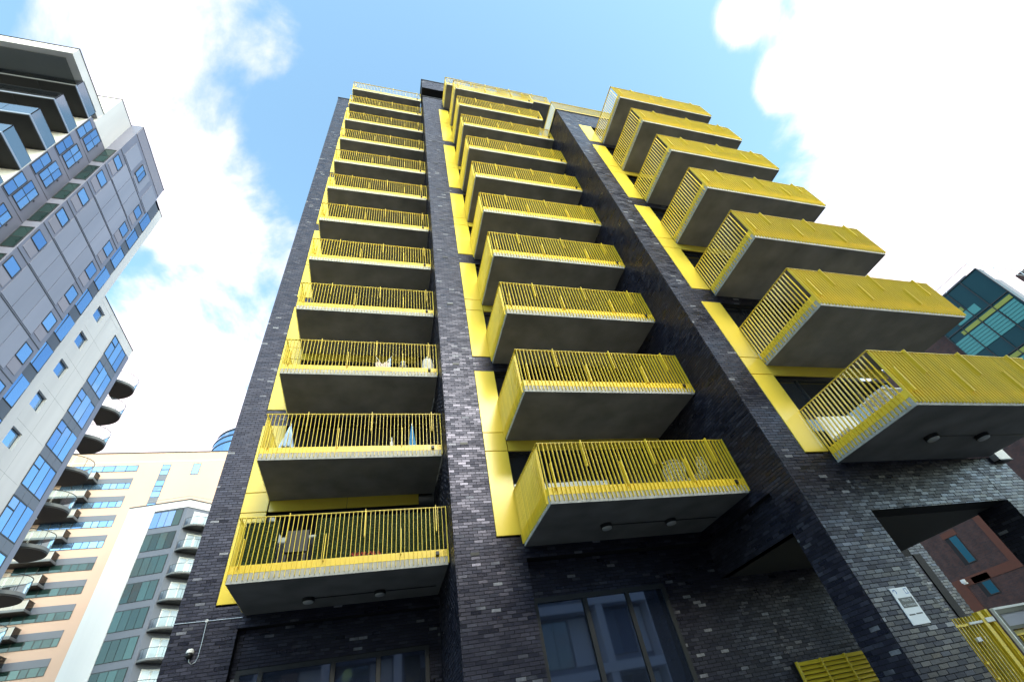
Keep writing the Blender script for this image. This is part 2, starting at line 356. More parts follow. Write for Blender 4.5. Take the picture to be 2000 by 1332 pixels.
wall('brick_pier', [(14.5, 15.72, YC, 8.04, G, 3.86)], [('y', YC, 14.5, 15.72, G+0.2, 3.86), ('x', 14.5, YC+0.012, 8.04, G+0.2, 3.86)])
# penthouse above bay B
wall('penthouse_wall', [(XB0, 9.5, YB, 12.0, 37.68, 39.50)], [('y', YB, XB0, 9.5, 37.68, 39.50)])
mb = MB()
mb.box(XA0+0.02, XB0, 14.32, 22, G, TA-0.3); mb.box(XB0+0.41, XC0+0.2, 11.32, 22, 3.62, TB-0.3); mb.box(XC0+0.41, 14.63, 8.06, 22, 3.0, TC-0.3)
mb.box(XB0+0.1, 9.4, 12.3, 20, 35.3, 39.4)
core = obj('core', mb, 'dark_recess', tower)
obj('passage_ceiling', MB().box(XC0+0.17, 14.65, YC+0.45, 11.09, 2.75, 2.98), 'ceiling_dark', tower)
mb = MB()
mb.box(XA0-0.04, -3.76, YA-0.04, 14.5, TA, TA+0.07); mb.box(-3.76, XB0+0.3, YA-0.04, 14.5, TA, TA+0.07)
obj('coping', mb, 'coping', tower)
obj('coping', MB().box(XB0-0.04, XC0+0.2, YB-0.04, 11.5, TB, TB+0.07), 'coping', tower)
obj('coping', MB().box(XC0-0.04, 14.7, YC-0.04, 7.9, TC, TC+0.07).box(XC0-0.04, XC0+0.4, 7.9, 11.6, TC, TC+0.07), 'coping', tower)
obj('coping', MB().box(XB0-0.04, 9.6, YB-0.04, 12.1, 39.50, 39.57), 'coping', tower)

# yellow panels beside the balconies, and spandrels between storeys
def panels(x0, x1, xs, y, groups):
    for (z0, z1) in groups:
        for (a, b) in ((z0, z0+2.355), (z0+2.375, z0+2.965), (z0+2.985, z0+5.345)):
            if a >= z1: continue
            b = min(b, z1)
            inst('panel', bevelled(x1-x0-0.02, 0.05, b-a, 0.006, 'yellow_panel'), ((x0+x1)/2, y+0.005, a), tower)
            if b-a < 0.7:
                w = xs-x1-0.02
                for i in range(2): inst('spandrel_panel', bevelled(w/2-0.012, 0.05, b-a, 0.006, 'yellow_panel'), (x1+0.01+w*(0.25+0.5*i), y+0.03, a), tower)
panels(-3.80, XAL, 1.25, YA, [(band(k), band(k)+5.345) for k in range(6)])
panels(2.81, XBL, XBR-0.02, YB, [(band(k), band(k)+5.345) for k in range(5)])
panels(9.41, XCL-0.02, 14.5, YC, [(band(k), band(k)+5.345) for k in range(3)] + [(21.97, 24.08)])

# glazing behind each balcony
def glazing(x0, x1, y, z0, z1, pane='pane_dark', splits=(0.2, 0.62), fr=0.055, mat='frame_dark', parent=tower):
    mb = MB(); xs = [x0] + [x0+(x1-x0)*s for s in splits] + [x1]
    mb.box(x0, x1, y, y+0.09, z0, z0+fr); mb.box(x0, x1, y, y+0.09, z1-fr, z1)
    for i, x in enumerate(xs):
        a, b = (x, x+fr) if i == 0 else ((x-fr, x) if i == len(xs)-1 else (x-fr/2, x+fr/2))
        mb.box(a, b, y+0.002, y+0.088, z0+fr, z1-fr)
    w = obj('window', mb, mat, parent)
    for i in range(len(xs)-1):
        a, b = xs[i]+fr*0.6, xs[i+1]-fr*0.6
        inst('pane', cbox(b-a, 0.02, z1-z0-2*fr, pane), ((a+b)/2, y+0.05, z0+fr), w, rot=(random.uniform(-0.004, 0.004), 0, random.uniform(-0.006, 0.006)))
    return w
for k in range(12):
    z0 = 4.16+H*k
    if k % 2 == 0: a, b = band(k//2), band(k//2)+2.36
    else: a, b = band(k//2)+2.99, band(k//2)+5.35
    glazing(XAL, XAR, YA+0.14, a, b)
    if k < 10: glazing(XBL, XBR-0.01, YB+0.14, a, b)
    if k < 7: glazing(XCL-0.03, 14.6, YC+0.14, a, min(b, 24.1))

# balconies
bar_f = cbox(0.010, 0.056, RAIL-SOF-0.06, 'yellow'); bar_s = cbox(0.056, 0.010, RAIL-SOF-0.06, 'yellow')
SINGLE = {('A', 0), ('A', 1), ('B', 0), ('C', 0), ('B', 1)}
def balcony(bay, k, xl, xr, yf, yw, sides, dz=0.0, simple=False):
    s = SOF + H*k + dz
    mb = MB().box(xl, xr, yf, yw, s, s+SLAB)
    bal = obj('balcony', mb, 'concrete', tower)
    ins = 0.05
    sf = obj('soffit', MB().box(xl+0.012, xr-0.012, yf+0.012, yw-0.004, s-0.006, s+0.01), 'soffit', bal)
    ztop = s + RAIL - SOF; zb = s + 0.05; zk0 = s+0.20; zk1 = s+0.37
    L, R_ = 'L' in sides, 'R' in sides
    rails = MB().box(xl-(ins if L else 0), xr+(ins if R_ else 0), yf-ins, yf, ztop-0.012, ztop)
    if L: rails.box(xl-ins, xl, yf, yw-0.02, ztop-0.012, ztop)
    if R_: rails.box(xr, xr+ins, yf, yw-0.02, ztop-0.012, ztop)
    obj('top_rail', rails, 'yellow', bal)
    kp = MB().box(xl, xr, yf-0.006, yf+0.004, zk0, zk1)
    if L: kp.box(xl-0.006, xl+0.004, yf, yw-0.02, zk0, zk1)
    if R_: kp.box(xr-0.004, xr+0.006, yf, yw-0.02, zk0, zk1)
    obj('kick_plate', kp, 'yellow', bal)
    P = []
    n = int(round((xr-xl)/0.105))
    for i in range(n+1): P.append((0, xl+(xr-xl)*i/n, yf-ins/2))
    m = int(round((yw-0.04-yf)/0.105))
    for i in range(1, m+1):
        y = yf+(yw-0.06-yf)*i/m
        if L: P.append((1, xl-ins/2, y))
        if R_: P.append((1, xr+ins/2, y))
    if (bay, k) in SINGLE:
        for (t, x, y) in P: inst('baluster', bar_s if t else bar_f, (x+random.gauss(0, 0.0012), y, zb), bal, rot=(random.gauss(0, 0.001), random.gauss(0, 0.0012), random.gauss(0, 0.02)))
    else:
        mb = MB()
        for (t, x, y) in P:
            if t: mb.box(x-0.028, x+0.028, y-0.005, y+0.005, zb, ztop-0.012)
            else:
                x += random.gauss(0, 0.0012); mb.box(x-0.005, x+0.005, y-0.028, y+0.028, zb, ztop-0.012)
        obj('balusters', mb, 'yellow', bal, kind='stuff')
    # staggered deeper fins: upper and lower halves in turn
    x = xl+0.18; up = False; mid = s+0.86
    while x < xr-0.15:
        z0, z1 = (mid-0.06, ztop+0.028) if up else (zk1-0.06, mid+0.06)
        inst('fin', cbox(0.016, 0.10, z1-z0, 'yellow'), (x, yf-0.055, z0), bal)
        x += 0.875; up = not up
    if not R_: obj('end_post', MB().box(xr-0.012, xr+0.012, yf-0.06, yf+0.01, s+0.03, ztop+0.01), 'yellow', bal)
    if not R_: obj('drain_outlet', MB().box(xr-0.30, xr-0.22, yf-0.075, yf-0.008, s+0.23, s+0.31), 'black_plastic', bal)
    if k == 0 and bay in 'ABC':
        yl = {'A': 13.05, 'B': 9.85, 'C': 6.2}[bay]; xs = {'A': (-1.55, 0.14), 'B': (5.28, 7.06), 'C': (11.88, 13.55)}[bay]
        for xx in xs:
            lampb = obj('soffit_lamp', MB().tube([(xx, yl, s-0.006), (xx, yl, s-0.085)], 0.145, 24), 'black_plastic', bal)
        for xx in xs: obj('lamp_diffuser', MB().tube([(xx, yl, s-0.085), (xx, yl, s-0.11), (xx, yl, s-0.125)], [0.125, 0.115, 0.06], 24), 'lamp_glass', bal)
        obj('conduit', MB().tube([(xs[0], yl, s-0.02), (xr-0.15, yl, s-0.02)], 0.012, 6), 'black_plastic', bal)
    return bal
for k in range(12): balcony('A', k, XAL, XAR, 11.59, YA, 'L')
for k in range(10): balcony('B', k, XBL, XBR, 8.565, YB, 'L')
for k in range(7): balcony('C', k, XCL, XCR, 5.07, YC, 'LR')
# roof terraces above bays B and C
balcony('roofB', 10, 3.2, 10.7, 9.27, YB+0.3, 'LR')
rt = obj('roof_rail', MB().box(XC0-0.03, 13.6, YC-0.03, YC+0.02, TC+1.28, TC+1.30).box(XC0-0.03, XC0+0.02, YC+0.02, 10.8, TC+1.28, TC+1.30).box(XC0, 13.6, YC-0.01, YC, TC+0.1, TC+0.25).box(XC0-0.01, XC0, YC, 10.8, TC+0.1, TC+0.25), 'yellow', tower)
mb = MB()
x = XC0
while x < 13.6: mb.box(x-0.004, x+0.004, YC-0.03, YC+0.02, TC+0.07, TC+1.28); x += 0.105
y = YC+0.1
while y < 10.8: mb.box(XC0-0.03, XC0+0.02, y-0.004, y+0.004, TC+0.07, TC+1.28); y += 0.105
obj('balusters', mb, 'yellow', rt, kind='stuff')

# ground-floor glazing
glazing(3.50, 6.98, 11.02, G+0.25, 2.78, pane='pane_shop', splits=(0.37, 0.69), fr=0.11)
glazing(-3.05, 1.44, 14.02, G+0.25, 2.75, pane='pane_shop', splits=(0.12, 0.48, 0.72), fr=0.10)
obj('slot_door', MB().box(15.75, 16.05, 11.06, 11.099, G+0.1, 2.77), 'dark_recess', tower)
# louvred vent
lv = obj('louvre', MB().box(9.67, 11.93, 11.04, 11.09, G+0.4, 0.79), 'frame_dark', tower)
for a, b in ((9.67, 9.72), (11.88, 11.93)): obj('louvre_frame', MB().box(a, b, 10.985, 11.045, G+0.4, 0.79), 'yellow', lv)
for xm in (10.42, 11.17): obj('louvre_frame', MB().box(xm-0.02, xm+0.02, 10.98, 11.045, G+0.4, 0.79), 'yellow', lv)
sl = mesh('slat', MB().quad((-1.08, 0, 0.07), (1.08, 0, 0.07), (1.08, -0.055, 0.0), (-1.08, -0.055, 0.0)).quad((-1.08, -0.055, 0.0), (1.08, -0.055, 0.0), (1.08, -0.05, -0.012), (-1.08, -0.05, -0.012)), 'yellow')
for i in range(21): inst('slat', sl, (10.80, 11.042, 0.71-i*0.088), lv)
# air bricks
for i in range(9):
    inst('air_vent', cbox(0.215, 0.03, 0.07, 'black_plastic'), (2.24, YB-0.001, 3.77+H*i), tower)
for i in range(6):
    inst('air_vent', cbox(0.03, 0.215, 0.07, 'black_plastic'), (XC0-0.001, 7.98, 6.70+H*i), tower)

# bricks: the 300 that show largest are objects of their own, the rest join per wall
B = np.array(BR)
nb = len(B); dep = rng.uniform(0.004, 0.009, nb)
ax = B[:, 1].astype(int)
ctr = np.where(ax[:, None] == 0, np.stack([B[:, 2], B[:, 6], B[:, 3]], 1), np.stack([B[:, 6], B[:, 2], B[:, 3]], 1))
cz = ctr@Fv; pu = 1000+873.55*(ctr@Rv)/cz; pvv = 666-873.55*(ctr@Uv)/cz
nrm = np.where(ax[:, None] == 0, np.array([[0, -1.0, 0]]), np.array([[-1.0, 0, 0]]))
dist = np.linalg.norm(ctr, axis=1); cosv = -(ctr*nrm).sum(1)/dist
area = np.where((pu > 0) & (pu < 2000) & (pvv > 0) & (pvv < 1332), B[:, 4]*B[:, 5]*cosv/dist**2*(dist/cz)**3, 0)
isl = np.array(['pier' in WALLS[int(w)].name for w in B[:, 0]])
area = area*isl
single = np.zeros(nb, bool); single[np.argsort(-area)[:300]] = True
unit = bevelled(0.215, 0.0125, 0.065, 0.002, 'brick_black_single')
for i in np.nonzero(single)[0]:
    w, a, u, z, wd, hh, pl = B[i]; p = WALLS[int(w)]
    sc = (wd/0.215, 1, hh/0.065); d = dep[i]
    if a == 0: inst('brick', unit, (u, pl-d+0.00625, z-hh/2), p, rot=(rng.normal(0, 0.012), 0, rng.normal(0, 0.008)), scale=sc)
    else: inst('brick', unit, (pl-d+0.00625, u, z-hh/2), p, rot=(0, rng.normal(0, 0.012), math.pi/2), scale=sc)
def bricks_mesh(idx, parent):
    n = len(idx); b = B[idx]; w = WL[parent.name]
    hu, hz = b[:, 4]/2, b[:, 5]/2; d = dep[idx]
    V = np.zeros((n, 8, 3)); a = b[:, 1].astype(int)
    tiltz = rng.normal(0, 0.0009, n); tiltu = rng.normal(0, 0.0012, n)
    sgn = [(-1, -1), (1, -1), (1, 1), (-1, 1)]
    for c, (su, sz) in enumerate(sgn):
        u = b[:, 2]+su*hu; z = b[:, 3]+sz*hz; df = b[:, 6]-d+su*tiltu+sz*tiltz; db = b[:, 6]+0.002
        for f, dd, o, ins in ((0, df, 0, 0.0015), (1, db, 4, 0.0)):
            uu = u-su*ins; z2 = z-sz*ins
            V[:, c+o, 0] = np.where(a == 0, uu, dd); V[:, c+o, 1] = np.where(a == 0, dd, uu); V[:, c+o, 2] = z2
    V -= np.array(w)
    q0 = np.array([(0, 1, 2, 3), (0, 4, 5, 1), (1, 5, 6, 2), (2, 6, 7, 3), (3, 7, 4, 0)])
    q1 = q0[:, ::-1]
    Fq = np.where(a[:, None, None] == 0, q0[None], q1[None]) + (np.arange(n)*8)[:, None, None]
    me = bpy.data.meshes.new('brickwork'); me.vertices.add(n*8); me.vertices.foreach_set('co', V.reshape(-1))
    nf = n*5; me.loops.add(nf*4); me.loops.foreach_set('vertex_index', Fq.reshape(-1).astype(np.int32))
    me.polygons.add(nf); me.polygons.foreach_set('loop_start', np.arange(0, nf*4, 4, dtype=np.int32)); me.polygons.foreach_set('loop_total', np.full(nf, 4, np.int32))
    me.update(calc_edges=True); me.shade_flat(); me.materials.append(MAT['brick_black_plain' if 'return' in parent.name else 'brick_black'])
    o = bpy.data.objects.new('brickwork', me); link(o, parent); WL[o.name] = w; o['kind'] = 'stuff'
for wi, p in enumerate(WALLS):
    idx = np.nonzero((B[:, 0] == wi) & ~single)[0]
    if len(idx): bricks_mesh(idx, p)

# ------------------------------------------------------------------ things on and at the tower
# no-parking notice
sg = thing('notice_board', (9.365, YC, 0.70), 'white parking notice with a dark panel screwed to the black brick pier', 'sign')
obj('board', MB().box(9.15, 9.58, YC-0.022, YC-0.008, 0.71, 1.30), 'sign_white', sg)
obj('dark_panel', MB().box(9.20, 9.545, YC-0.026, YC-0.021, 0.975, 1.135), 'sign_dark', sg)
def text(s, x, z, size, mat, parent, y):
    cu = bpy.data.curves.new('lettering', 'FONT'); cu.body = s; cu.size = size; cu.align_x = 'CENTER'; cu.extrude = 0.001
    t = bpy.data.objects.new('lettering_source', cu); col.objects.link(t)
    dg = bpy.context.evaluated_depsgraph_get(); me = bpy.data.meshes.new_from_object(t.evaluated_get(dg)); bpy.data.objects.remove(t)
    me.materials.clear(); me.materials.append(MAT[mat])
    w = WL[parent.name]; o = bpy.data.objects.new('lettering', me); link(o, parent); o.rotation_euler = (math.pi/2, 0, 0)
    o.location = (x-w[0], y-w[1], z-w[2]); WL[o.name] = (x, y, z)
text('PRIVATE', 9.375, 1.068, 0.062, 'sign_text', sg, YC-0.0275); text('NO PARKING', 9.375, 0.995, 0.052, 'sign_text', sg, YC-0.0275)
mb = MB()
for i in range(9):
    a0 = math.radians(-60+i*26); a1 = math.radians(-60+(i+1)*26)
    for r0, r1 in ((0.026, 0.042),):
        mb.quad((9.225+r0*math.cos(a0), YC-0.0235, 1.235+r0*math.sin(a0)), (9.225+r1*math.cos(a0), YC-0.0235, 1.235+r1*math.sin(a0)), (9.225+r1*math.cos(a1), YC-0.0235, 1.235+r1*math.sin(a1)), (9.225+r0*math.cos(a1), YC-0.0235, 1.235+r0*math.sin(a1)))
obj('emblem', mb, 'sign_blue', sg)
obj('emblem', MB().box(9.465, 9.475, YC-0.024, YC-0.0225, 1.19, 1.275).box(9.53, 9.54, YC-0.024, YC-0.0225, 1.19, 1.275).box(9.475, 9.53, YC-0.024, YC-0.0225, 1.265, 1.275).box(9.475, 9.53, YC-0.024, YC-0.0225, 1.19, 1.20), 'sign_blue', sg)
obj('print', MB().box(9.21, 9.36, YC-0.024, YC-0.0225, 0.855, 0.875).box(9.385, 9.545, YC-0.024, YC-0.0225, 0.86, 0.88), 'sign_dark', sg)

# camera on the left pier with its cable
cc = thing('security_camera', (-4.07, YA-0.08, 3.02), 'small white dome security camera on black brick with a looping cable', 'camera')
obj('housing', MB().tube([(-4.07, YA-0.005, 3.20), (-4.07, YA-0.05, 3.205), (-4.07, YA-0.10, 3.20), (-4.07, YA-0.13, 3.18)], [0.075, 0.08, 0.07, 0.03], 16), 'white_paint', cc, smooth=True)
obj('dome', MB().tube([(-4.07, YA-0.07, 3.17), (-4.07, YA-0.08, 3.12), (-4.07, YA-0.08, 3.085), (-4.07, YA-0.08, 3.07)], [0.078, 0.07, 0.045, 0.01], 16), 'black_plastic', cc, smooth=True)
obj('cable', MB().tube([(-3.90, YA-0.015, 3.82), (-3.885, YA-0.016, 3.4), (-3.885, YA-0.018, 3.1), (-3.92, YA-0.02, 3.0), (-3.99, YA-0.02, 2.97), (-4.05, YA-0.02, 3.02), (-4.07, YA-0.02, 3.12)], 0.010, 6), 'steel', cc)
ct = thing('cable_conduit', (-3.9, YA-0.02, 3.84), 'thin pale conduit running across the black brick under the lowest balcony', 'conduit')
obj('pipe', MB().tube([(XA0, YA-0.02, 3.842), (-3.12, YA-0.02, 3.832)], 0.013, 8), 'steel', ct)
obj('junction_box', MB().tube([(-3.90, YA-0.006, 3.84), (-3.90, YA-0.045, 3.84)], 0.038, 12), 'steel', ct)
ct2 = thing('cable_conduit', (8.78, 11.08, 2.86), 'thin bent conduit on the shaded brick wall above the yellow louvre', 'conduit')
obj('pipe', MB().tube([(8.78, 11.075, 3.58), (8.78, 11.075, 2.86), (9.73, 11.075, 2.86)], 0.009, 6), 'steel', ct2)
ab = thing('alarm_box', (15.5, YC-0.1, 3.70), 'white box fixed at the head of the narrow pale-lit brick pier', 'box')
obj('cover', MB().box(15.34, 15.80, YC-0.16, YC-0.004, 3.72, 4.06), 'white_paint', ab); obj('base', MB().box(15.33, 15.81, YC-0.17, YC-0.004, 3.695, 3.72), 'black_plastic', ab)

# gate under the tower
gt = thing('yellow_gate', (11.9, 8.12, G), 'tall yellow steel bar gate beside the brick pier with the notice', 'gate')
for i in range(15):
    x = 11.0+i*0.098; zt = 0.80 if i < 10 else 0.83
    inst('bar', cbox(0.018, 0.04, zt-G-0.15, 'yellow'), (x, 8.12, G+0.14), gt)
obj('rail', MB().box(10.9, 11.62, 8.09, 8.15, 0.635, 0.675).box(10.9, 12.38, 8.10, 8.14, -0.9, -0.85), 'yellow', gt)
obj('closer_arm', MB().box(11.62, 12.02, 8.07, 8.13, 0.645, 0.685).box(12.10, 12.34, 8.04, 8.13, 0.63, 0.71), 'white_paint', gt)
obj('lock_box', MB().box(11.50, 11.62, 8.05, 8.14, 0.36, 0.43), 'white_paint', gt)
obj('post', MB().box(12.02, 12.13, 8.06, 8.18, G, 0.83), 'yellow', gt); obj('post', MB().box(12.28, 12.36, 8.06, 8.18, G, 0.85), 'yellow', gt)
obj('hinge', MB().box(11.30, 11.36, 8.06, 8.18, 0.02, 0.05), 'yellow', gt); obj('hinge', MB().box(11.30, 11.36, 8.06, 8.18, -0.22, -0.19), 'yellow', gt)
gf = thing('framed_gate', (13.4, 8.05, G), 'dark framed gate leaf with a white edge, glazed top and yellow bars', 'gate')
obj('frame', MB().box(12.44, 12.53, 8.0, 8.08, G, 0.80).box(14.36, 14.45, 8.0, 8.08, G, 0.80).box(12.53, 14.36, 8.0, 8.08, 0.72, 0.80).box(12.53, 14.36, 8.002, 8.078, 0.44, 0.50), 'frame_dark', gf)
obj('edge_trim', MB().box(12.42, 14.47, 7.985, 8.05, 0.80, 0.84).box(12.405, 12.438, 7.985, 8.05, G, 0.84), 'white_paint', gf)
obj('pane', MB().box(12.53, 14.36, 8.03, 8.045, 0.50, 0.72), 'grey_panel', gf)  # opaque grey stands in for the pale reflection in the glass
obj('rail', MB().box(12.62, 14.3, 8.09, 8.15, 0.34, 0.42), 'yellow', gf)
for i in range(16): inst('bar', cbox(0.018, 0.04, 0.36-G, 'yellow'), (12.68+i*0.105, 8.12, G+0.1), gf)

# balcony things
def parasol(x, y, z, h, r, mat, label):
    t = thing('parasol', (x, y, z), label, 'parasol', None)
    obj('pole', MB().tube([(x, y, z+0.04), (x, y, z+h+0.06)], 0.018, 8), 'white_paint', t)
    obj('base', MB().tube([(x, y, z), (x, y, z+0.05)], 0.2, 16), 'black_plastic', t)
    mb = MB(); n = 24; rows = [(h, 0.02), (h*0.75, r*0.45), (h*0.5, r*0.8), (h*0.36, r)]
    for (zz_, rr) in rows:
        for k in range(n):
            a = 2*math.pi*k/n; q = rr*(1.0 if k % 3 else 0.72); mb.v.append((x+q*math.cos(a), y+q*math.sin(a), z+zz_))
    for i in range(3):
        for k in range(n): mb.f.append((i*n+k, i*n+(k+1) % n, (i+1)*n+(k+1) % n, (i+1)*n+k))
    obj('canopy', mb, mat, t)
z2 = SOF+H+SLAB
parasol(-2.60, 12.2, z2, 1.28, 0.22, 'cloth_blue_pale', 'folded pale blue parasol standing by the yellow side of a balcony')
parasol(0.92, 12.2, z2, 1.26, 0.13, 'cloth_blue', 'narrow folded deep blue parasol behind the yellow railing')
bt = tag(obj('bottle', MB().tube([(0.30, 11.9, z2), (0.30, 11.9, z2+0.42), (0.30, 11.9, z2+0.5), (0.30, 11.9, z2+0.62)], [0.045, 0.045, 0.018, 0.016], 12), 'white_paint', base=(0.30, 11.9, z2)), 'slim pale bottle standing between the two folded parasols', 'bottle')
z3 = SOF+2*H+SLAB
ar = thing('clothes_airer', (-0.05, 12.2, z3), 'white folding clothes airer hung with pale pink washing', 'airer')
mb = MB()
for sx in (-1, 1):
    for yy in (12.0, 12.4):
        mb.tube([(-0.05-sx*0.30, yy, z3), (-0.05+sx*0.27, yy, z3+1.02)], 0.010, 6)
for sx in (-0.25, -0.1, 0.1, 0.25): mb.tube([(-0.05+sx, 12.0, z3+0.5+abs(sx)*2), (-0.05+sx, 12.4, z3+0.5+abs(sx)*2)], 0.007, 6)
obj('frame', mb, 'white_paint', ar)
mb = MB()
for i in range(8):
    x = -0.30+0.055*i; mb.box(x, x+0.045, 11.98, 12.36, z3+0.45+0.02*math.sin(i*2.2), z3+0.70+0.05*math.sin(i*1.3))
obj('washing', mb, 'cloth_pink', ar); obj('towel', MB().box(0.13, 0.20, 12.0, 12.3, z3+0.35, z3+0.92), 'cloth_blue_pale', ar)
pl = thing('planter_bag', (1.48, 12.0, z3), 'bulging white bag beside the railing post on a balcony', 'bag')
obj('body', MB().tube([(1.48, 12.0, z3), (1.48, 12.0, z3+0.25), (1.47, 12.0, z3+0.6), (1.46, 12.0, z3+0.86), (1.46, 12.0, z3+0.93)], [0.19, 0.215, 0.205, 0.16, 0.06], 18), 'cloth_white', pl, smooth=True)
obj('knot', MB().tube([(1.46, 12.0, z3+0.9), (1.45, 12.0, z3+0.98), (1.47, 12.0, z3+1.04)], [0.05, 0.025, 0.045], 10), 'cloth_white', pl)
tb = thing('lantern_stand', (0.63, 12.3, z3), 'slim metal stand with two pale discs on a balcony', 'stand')
obj('stem', MB().tube([(0.63, 12.3, z3), (0.63, 12.3, z3+1.08)], 0.012, 8), 'steel', tb)
obj('disc', MB().tube([(0.63, 12.3, z3+0.80), (0.63, 12.3, z3+0.83), (0.63, 12.3, z3+0.85)], [0.15, 0.13, 0.02], 18), 'sign_white', tb); obj('disc', MB().tube([(0.63, 12.3, z3+1.0), (0.63, 12.3, z3+1.02)], 0.08, 16), 'white_paint', tb)
# hedge screens behind the lowest left railing
def hedge(x0, x1, y, z0, z1, label):
    t = thing('hedge_screen', ((x0+x1)/2, y, z0), label, 'hedge screen')
    obj('backing', MB().box(x0, x1, y+0.02, y+0.04, z0, z1), 'leaf_back', t)
    n = int((x1-x0)*(z1-z0)*2600)
    P = np.stack([rng.uniform(x0, x1, n), y+rng.uniform(-0.035, 0.03, n), rng.uniform(z0, z1+0.015, n)], 1)
    a = rng.normal(size=(n, 3)); a /= np.linalg.norm(a, axis=1)[:, None]; b = np.cross(a, rng.normal(size=(n, 3))); b /= np.linalg.norm(b, axis=1)[:, None]
    s = rng.uniform(0.012, 0.026, n)[:, None]
    V = np.stack([P-a*s, P+b*s*0.5, P+a*s, P-b*s*0.5], 1).reshape(-1, 3)
    mb = MB(); mb.v = V.tolist(); mb.f = [(4*i, 4*i+1, 4*i+2, 4*i+3) for i in range(n)]
    obj('leaves', mb, 'leaf', t, kind='stuff')
z1 = SOF+SLAB
hedge(-1.42, 1.66, 11.70, z1, z1+1.17, 'wide artificial green hedge screen behind the lowest yellow railing')
hedge(-3.0, -2.25, 11.70, z1, z1+1.17, 'narrow artificial green hedge screen at the yellow corner of the lowest railing')
ch = thing('garden_chair', (-1.85, 11.95, z1), 'grey garden chair between the two green hedge screens', 'chair')
obj('seat', MB().box(-2.1, -1.6, 11.85, 12.3, z1+0.42, z1+0.47), 'chair_grey', ch); obj('backrest', MB().box(-2.1, -1.6, 11.80, 11.85, z1+0.45, z1+0.95), 'chair_grey', ch)
for sx in (-2.08, -1.66):
    for sy in (11.84, 12.26): obj('leg', MB().box(sx, sx+0.04, sy, sy+0.04, z1, z1+0.42), 'chair_grey', ch)
tr = thing('flower_trough', (-0.2, 11.645, z1), 'long trough of small red flowers at the foot of the hedge', 'planter')
obj('trough', MB().box(-0.55, 0.15, 11.60, 11.668, z1, z1+0.16), 'black_plastic', tr)
mb = MB()
for i in range(60):
    x = random.uniform(-0.55, 0.15); z = z1+random.uniform(0.15, 0.24); r = 0.014; mb.box(x-r, x+r, 11.615, 11.645, z-r, z+r)
obj('flowers', mb, 'flower_red', tr, kind='stuff')
# wire chairs, balcony B1
def wire_chair(x, y, rz, label):
    z = SOF+SLAB
    t = thing('wire_chair', (x, y, z), label, 'chair', 'wire chairs on the lowest middle balcony')
    def P(u, v, w): return (x+u*math.cos(rz)-v*math.sin(rz), y+u*math.sin(rz)+v*math.cos(rz), z+w)
    mb = MB()
    for i in range(7):
        s = (i-3)/3; mb.tube([P(s*0.24, 0.20, 0.46), P(s*0.27, 0.26, 0.62), P(s*0.25, 0.30, 0.86-0.10*s*s)], 0.007, 5)
    for k in range(5):
        w = 0.5+k*0.085; mb.tube([P(-0.27+0.01*k, 0.19+0.025*k, w), P(0, 0.24+0.025*k, w+0.02), P(0.27-0.01*k, 0.19+0.025*k, w)], 0.007, 5)
    obj('backrest', mb, 'white_paint', t)
    mb = MB()
    for i in range(7): mb.tube([P(-0.24+0.08*i, -0.22, 0.45), P(-0.24+0.08*i, 0.22, 0.46)], 0.006, 5)
    for i in range(6): mb.tube([P(-0.25, -0.22+0.088*i, 0.455), P(0.25, -0.22+0.088*i, 0.455)], 0.006, 5)
    obj('seat', mb, 'white_paint', t)
    for u in (-0.2, 0.2):
        for v in (-0.2, 0.2): obj('leg', MB().tube([P(u*0.7, v*0.7, 0.45), P(u*1.15, v*1.15, 0.0)], 0.01, 6), 'white_paint', t)
wire_chair(7.15, 9.15, 2.8, 'white wire garden chair behind the lowest middle railing, farther from the side wall'); wire_chair(7.75, 9.05, 3.6, 'white wire garden chair nearer the black side wall, behind the lowest middle railing')
# white table, balcony C1, and an added white form imitating glare
zc = SOF+SLAB
tt = thing('garden_table', (11.2, 6.0, zc), 'white slatted garden table behind the barred side of the lowest forward balcony', 'table')
for i in range(5): obj('slat', MB().box(10.75, 11.6, 5.66+i*0.14, 5.78+i*0.14, zc+0.68, zc+0.71), 'white_paint', tt)
for x in (10.8, 11.5):
    for y in (5.7, 6.25): obj('leg', MB().box(x, x+0.05, y, y+0.05, zc, zc+0.68), 'white_paint', tt)
lo = thing('glare_form', (10.9, 7.0, zc), 'added white lounger-shaped form imitating the glare at the window of the lowest forward balcony', 'glare form')  # white form put in for the bright light behind the bars
obj('backrest', MB().prism([(10.35, 7.18), (10.35, 7.12), (11.5, 7.08), (11.5, 7.14)], zc+0.3, zc+0.95), 'cloth_white', lo)
obj('seat', MB().box(10.35, 11.5, 6.62, 7.11, zc+0.26, zc+0.33), 'cloth_white', lo)
for x in (10.4, 11.4):
    for y in (6.65, 7.05): obj('leg', MB().box(x, x+0.04, y, y+0.04, zc, zc+0.26), 'white_paint', lo)

